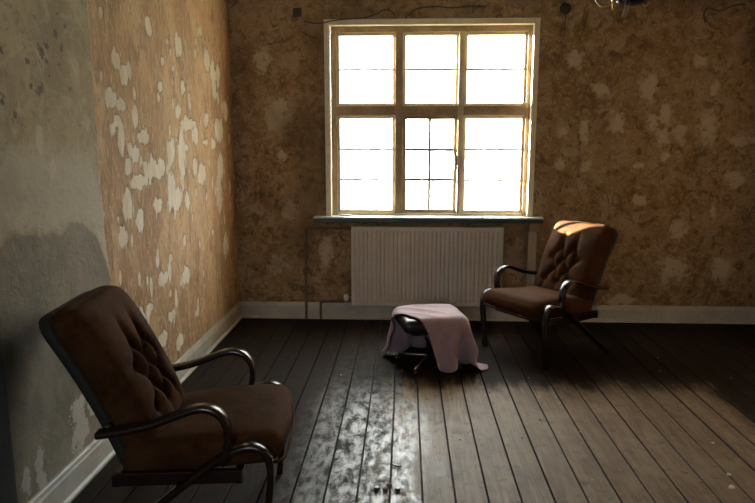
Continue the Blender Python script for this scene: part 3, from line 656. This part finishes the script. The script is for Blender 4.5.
for _ in range(2):                                                     # take out the grain of the simulation
    Y = X.copy(); Y[1:-1] = .5 * X[1:-1] + .25 * (X[:-2] + X[2:]); Z_ = Y.copy(); Z_[:, 1:-1] = .5 * Y[:, 1:-1] + .25 * (Y[:, :-2] + Y[:, 2:]); X = Z_
iu, iv = np.meshgrid(np.arange(NU) * DU, np.arange(NV) * DU, indexing='ij')
tp = np.clip((X[..., 2] - (ST - .03)) / .02, 0, 1)
def ridge(u0, v0, u1, v1, w, hgt):
    du_, dv_ = u1 - u0, v1 - v0; t = np.clip(((iu - u0) * du_ + (iv - v0) * dv_) / (du_ ** 2 + dv_ ** 2), 0, 1)
    d2 = (iu - u0 - t * du_) ** 2 + (iv - v0 - t * dv_) ** 2; return hgt * np.exp(-d2 / (2 * w * w)) * np.sin(PI * np.clip(t, .02, .98)) ** .5
X[..., 2] += tp * (ridge(.36, .08, .66, .22, .011, .016) + ridge(.34, .16, .56, .34, .012, .012) + ridge(.50, .04, .70, .12, .010, .010) + ridge(.42, .28, .60, .40, .012, .012))
lowr = np.clip((ST - .06 - X[..., 2]) / .25, 0, 1)
out = np.stack([X[..., 0] - SC.x, X[..., 1] - SC.y], -1); out /= np.linalg.norm(out, axis=-1, keepdims=True) + 1e-6
wav = lowr * (.014 * np.sin(iv * 34 + iu * 9 + .6) + .008 * np.sin(iu * 41 + 1.0 + iv * 17)); X[..., :2] += out * (wav + .008 * lowr)[..., None]
X[..., 2] = np.maximum(X[..., 2], .006)
base = np.array([SC.x, SC.y, 0.0])
me = bpy.data.meshes.new('blanket')
me.from_pydata([tuple(p) for p in (X - base).reshape(-1, 3)], [], [(i * NV + j, (i + 1) * NV + j, (i + 1) * NV + j + 1, i * NV + j + 1) for i in range(NU - 1) for j in range(NV - 1)])
me.materials.append(M['pink_cloth'])
for p in me.polygons: p.use_smooth = True
bl = bpy.data.objects.new('blanket', me); COL.objects.link(bl); bl.location = SC
sd = bl.modifiers.new('thickness', 'SOLIDIFY'); sd.thickness = .005; sd.offset = 0.0
ss = bl.modifiers.new('smooth', 'SUBSURF'); ss.levels = 1; ss.render_levels = 1
tag(bl, 'dusty pink blanket thrown over the footstool', 'blanket')

# ------------------------------------------------------------------ things on the walls
jb = empty('junction_box', (1.249, YB, 2.545)); tag(jb, 'round black junction box high on the wall right of the window', 'junction box')
jb.rotation_euler = (PI / 2, 0, 0)
obj('box_body', lathe(BM(), [(.042, .001), (.045, .012), (.040, .022), (.012, .026)], 20), 'black_cable', jb, True)
obj('wire_end', tube(BM(), smooth_path([(0, -.03, .02), (.004, -.07, .016), (-.003, -.12, .014), (.004, -.165, .012)], 4), .004, 6), 'black_cable', jb, True)
o = obj('wall_socket', box(BM(), -.034, .034, -.012, -.001, -.034, .034, .004), 'black_cable'); o.location = (-.88, YB, 2.534); tag(o, 'small square black wall box left of the window top', 'wall box')
def cable(pxs, label, r=.004, off=.012):
    pts = [];
    for (x, y) in pxs:
        c = hit(x, y, 1, YB - off); pts.append(tuple(c))
    pipe('cable', smooth_path(pts, 4), r, 'black_cable', label, 'cable', None, 7)
cable([(304, 21), (312, 23), (322, 23), (334, 20.5), (350, 19), (366, 17.5), (376, 14), (384, 10), (391, 11), (395, 16)], 'black cable running along the left window top', .0045, .026)
cable([(301, 31), (307, 35), (313, 37.5), (318, 37)], 'short loose black cable end left of the window')
cable([(408, 16), (416, 9), (428, 7), (440, 6.5), (452, 8), (470, 6), (486, 7)], 'thin black cable above the middle of the window', .004)
cable([(706, 22), (704, 14), (709, 8), (720, 11), (732, 6), (746, 4)], 'thin black cable at the upper right wall', .005)

# hanging lamp, seen by its lowest part
lx, ly = 0.99, 3.0
lp = empty('hanging_lamp', (lx, ly, ZC)); tag(lp, 'brass and purple glass hanging lamp at the upper right', 'lamp')
zb = 2.105 - ZC
obj('ceiling_rose', lathe(BM(), [(.05, -.001), (.055, -.02), (.02, -.05)], 20), 'brass', lp, True)
obj('rod', tube(BM(), [(0, 0, -.05), (0, 0, zb + .06)], .007, 10), 'brass', lp, True)
obj('glass_bowl', lathe(BM(), [(.012, zb - .006), (.05, zb - .002), (.088, zb + .012), (.105, zb + .04), (.098, zb + .06), (.02, zb + .062)], 28), 'purple_glass', lp, True)
for k in range(5):
    a = math.radians(195 + 72 * k); d = Vector((math.cos(a), math.sin(a), 0))
    ar = obj('lamp_arm', tube(BM(), smooth_path([d * .09 + Vector((0, 0, zb + .045)), d * .13 + Vector((0, 0, zb + .012)), d * .18 + Vector((0, 0, zb + .02)), d * .215 + Vector((0, 0, zb + .06))], 5),   .003, 8), 'brass', lp, True)
    q = d * .215; obj('candle_sleeve', lathe(BM(), [(.022, zb + .06), (.012, zb + .068), (.010, zb + .14), (.004, zb + .142)], 14, (q.x, q.y, 0)), 'brass', ar, True)
def prism(x, y, z0):
    bm = BM(); box(bm, -.010, .010, -.006, .006, -.058, -.006, .003)
    for v in bm.verts: v.co.x += (v.co.z) * .25
    o = obj('crystal_drop', bm, 'crystal', lp); o.location = (x, y, z0); return o
prism(-.020, 0.0, zb - .002)
obj('brass_finial', lathe(BM(), [(.006, -.05), (.009, -.02), (.006, 0.0)], 12, (-.090, -.03, zb + .02)), 'brass', lp, True)

# ------------------------------------------------------------------ small things on the floor and sill
def cap(px, py, mat, tilt, label):
    c = hit(px, py, 2, .006); bm = BM(); lathe(bm, [(.0125, 0.0005), (.0135, .004), (.012, .009), (.010, .010)], 16)
    o = obj('bottle_cap', bm, mat, None, True); o.location = (c[0], c[1], .001); o.rotation_euler = (tilt, 0, random.random()); tag(o, label, 'bottle cap', 'bottle caps on the floor')
    i = obj('cap_top', lathe(BM(), [(.0095, .0101), (.009, .0112), (.004, .0114)], 14), 'white_plastic' if mat == 'black_cable' else 'chip_dark', o)
cap(377, 488, 'black_cable', 0, 'pale-topped bottle cap on the floor, leftmost of four')
cap(385.3, 489, 'rust_pipe', 0, 'brown bottle cap on the floor, second from the left')
cap(389.3, 484.5, 'rust_pipe', 0, 'brown bottle cap on the floor, hindmost of four')
cap(397.5, 489, 'black_cable', 0, 'pale-topped bottle cap on the floor, rightmost of four')
c = hit(397, 466, 2, .004)
o = obj('wire_scrap', tube(BM(), smooth_path([(-.022, .012, .004), (-.008, .001, .004), (.008, -.004, .004), (.020, -.003, .005)], 5), .0035, 8), 'black_cable', None, True); o.location = (c[0], c[1], 0); tag(o, 'bent black wire scrap behind the bottle caps', 'wire')
def chip(x, y, size, mat, z=.0005):
    bm = BM(); k = random.randint(5, 7); pts = [(size * random.uniform(.5, 1) * math.cos(2 * PI * i / k), size * random.uniform(.4, .8) * math.sin(2 * PI * i / k)) for i in range(k)]
    lo = [bm.verts.new((a, b, 0)) for a, b in pts]; hi = [bm.verts.new((a * .8, b * .8, size * .28 + random.uniform(0, size * .2))) for a, b in pts]
    for i in range(k): bm.faces.new((lo[i], lo[(i + 1) % k], hi[(i + 1) % k], hi[i]))
    bm.faces.new(lo[::-1]); bm.faces.new(hi); o = obj('plaster_chip', bm, mat); o.location = (x, y, z); o.rotation_euler = (0, 0, random.random() * 6); return o
big = [(729, 475, .017, 'largest pale plaster chip near the right edge'), (732, 488, .020, 'pale plaster chip in front of the largest one at right'), (713, 443, .010, 'small pale plaster chip on the right boards')]
for px, py, sz, lb in big:
    c = hit(px, py, 2, 0); tag(chip(c[0], c[1], sz, 'chip_pale'), lb, 'plaster chip', 'plaster chips on the floor')
for px, py in [(592, 480), (639, 412), (529, 378), (296, 407), (308, 410), (331, 347), (341, 375), (689, 391), (270, 470), (459, 430), (460, 440), (522, 438), (658, 358), (660, 371), (488, 388), (731, 378), (540, 420), (580, 432), (620, 470), (560, 403)]:
    c = hit(px, py, 2, 0); tag(chip(c[0], c[1], random.uniform(.004, .0085), 'chip_pale' if random.random() < .75 else 'chip_dark'), 'tiny plaster crumb lying on the floor boards', 'plaster crumb', 'tiny crumbs on the floor')
for px, sz, m in [(446, .012, 'chip_dark'), (465, .009, 'chip_dark'), (483, .016, 'chip_dark'), (488, .010, 'chip_dark'), (510, .008, 'chip_dark'), (495, .006, 'chip_pale')]:
    c = hit(px, 215, 1, 5.29); tag(chip(c[0], 5.29 + random.uniform(-.02, .02), sz, m, .8965), 'flake of old paint lying on the window sill', 'paint flake', 'paint flakes on the sill')
o = obj('paper_scrap', box(BM(), -.045, .045, -.02, .02, 0, .012, .003), 'chip_pale'); o.location = (-.50, 5.345, .8965); o.rotation_euler = (0, 0, .2); tag(o, 'folded pale paper scrap at the left end of the sill', 'paper')

# ------------------------------------------------------------------ outside
g = obj('ground', box(BM(), -60, 60, 5.8, 90, -3.2, -3.0), 'grass_ground'); tag(g, 'grassy ground outside below the window', 'ground', kind='structure')
hs = empty('house', (4.6, 21, -3)); tag(hs, 'pale rendered house far behind the clear casement', 'house')
obj('wall', box(BM(), -3.9, 5, 0, 7, 0, 7.0), 'far_render', hs)
bm = BM(); vs_ = [bm.verts.new(p) for p in ((-4.3, -.4, 7), (5.4, -.4, 7), (5.4, 7.4, 7), (-4.3, 7.4, 7), (-4.3, 3.5, 10), (5.4, 3.5, 10))]
for f in ((0, 1, 5, 4), (2, 3, 4, 5), (0, 4, 3), (1, 2, 5), (0, 3, 2, 1)): bm.faces.new([vs_[i] for i in f])
obj('roof', bm, 'far_roof', hs)
for x in (-3.4, -1.6, .6, 2.6):
    for z in (1.0, 3.9):
        w_ = obj('window', box(BM(), x, x + 1.0, -.05, .02, z, z + 1.4), 'white_plastic', hs)
        obj('pane', box(BM(), x + .08, x + .46, -.062, -.051, z + .08, z + 1.32), 'far_pane', w_); obj('pane', box(BM(), x + .54, x + .92, -.062, -.051, z + .08, z + 1.32), 'far_pane', w_)
obj('downpipe', tube(BM(), [(-3.75, -.08, .001), (-3.75, -.08, 6.9)], .06, 10), 'far_pipe', hs)
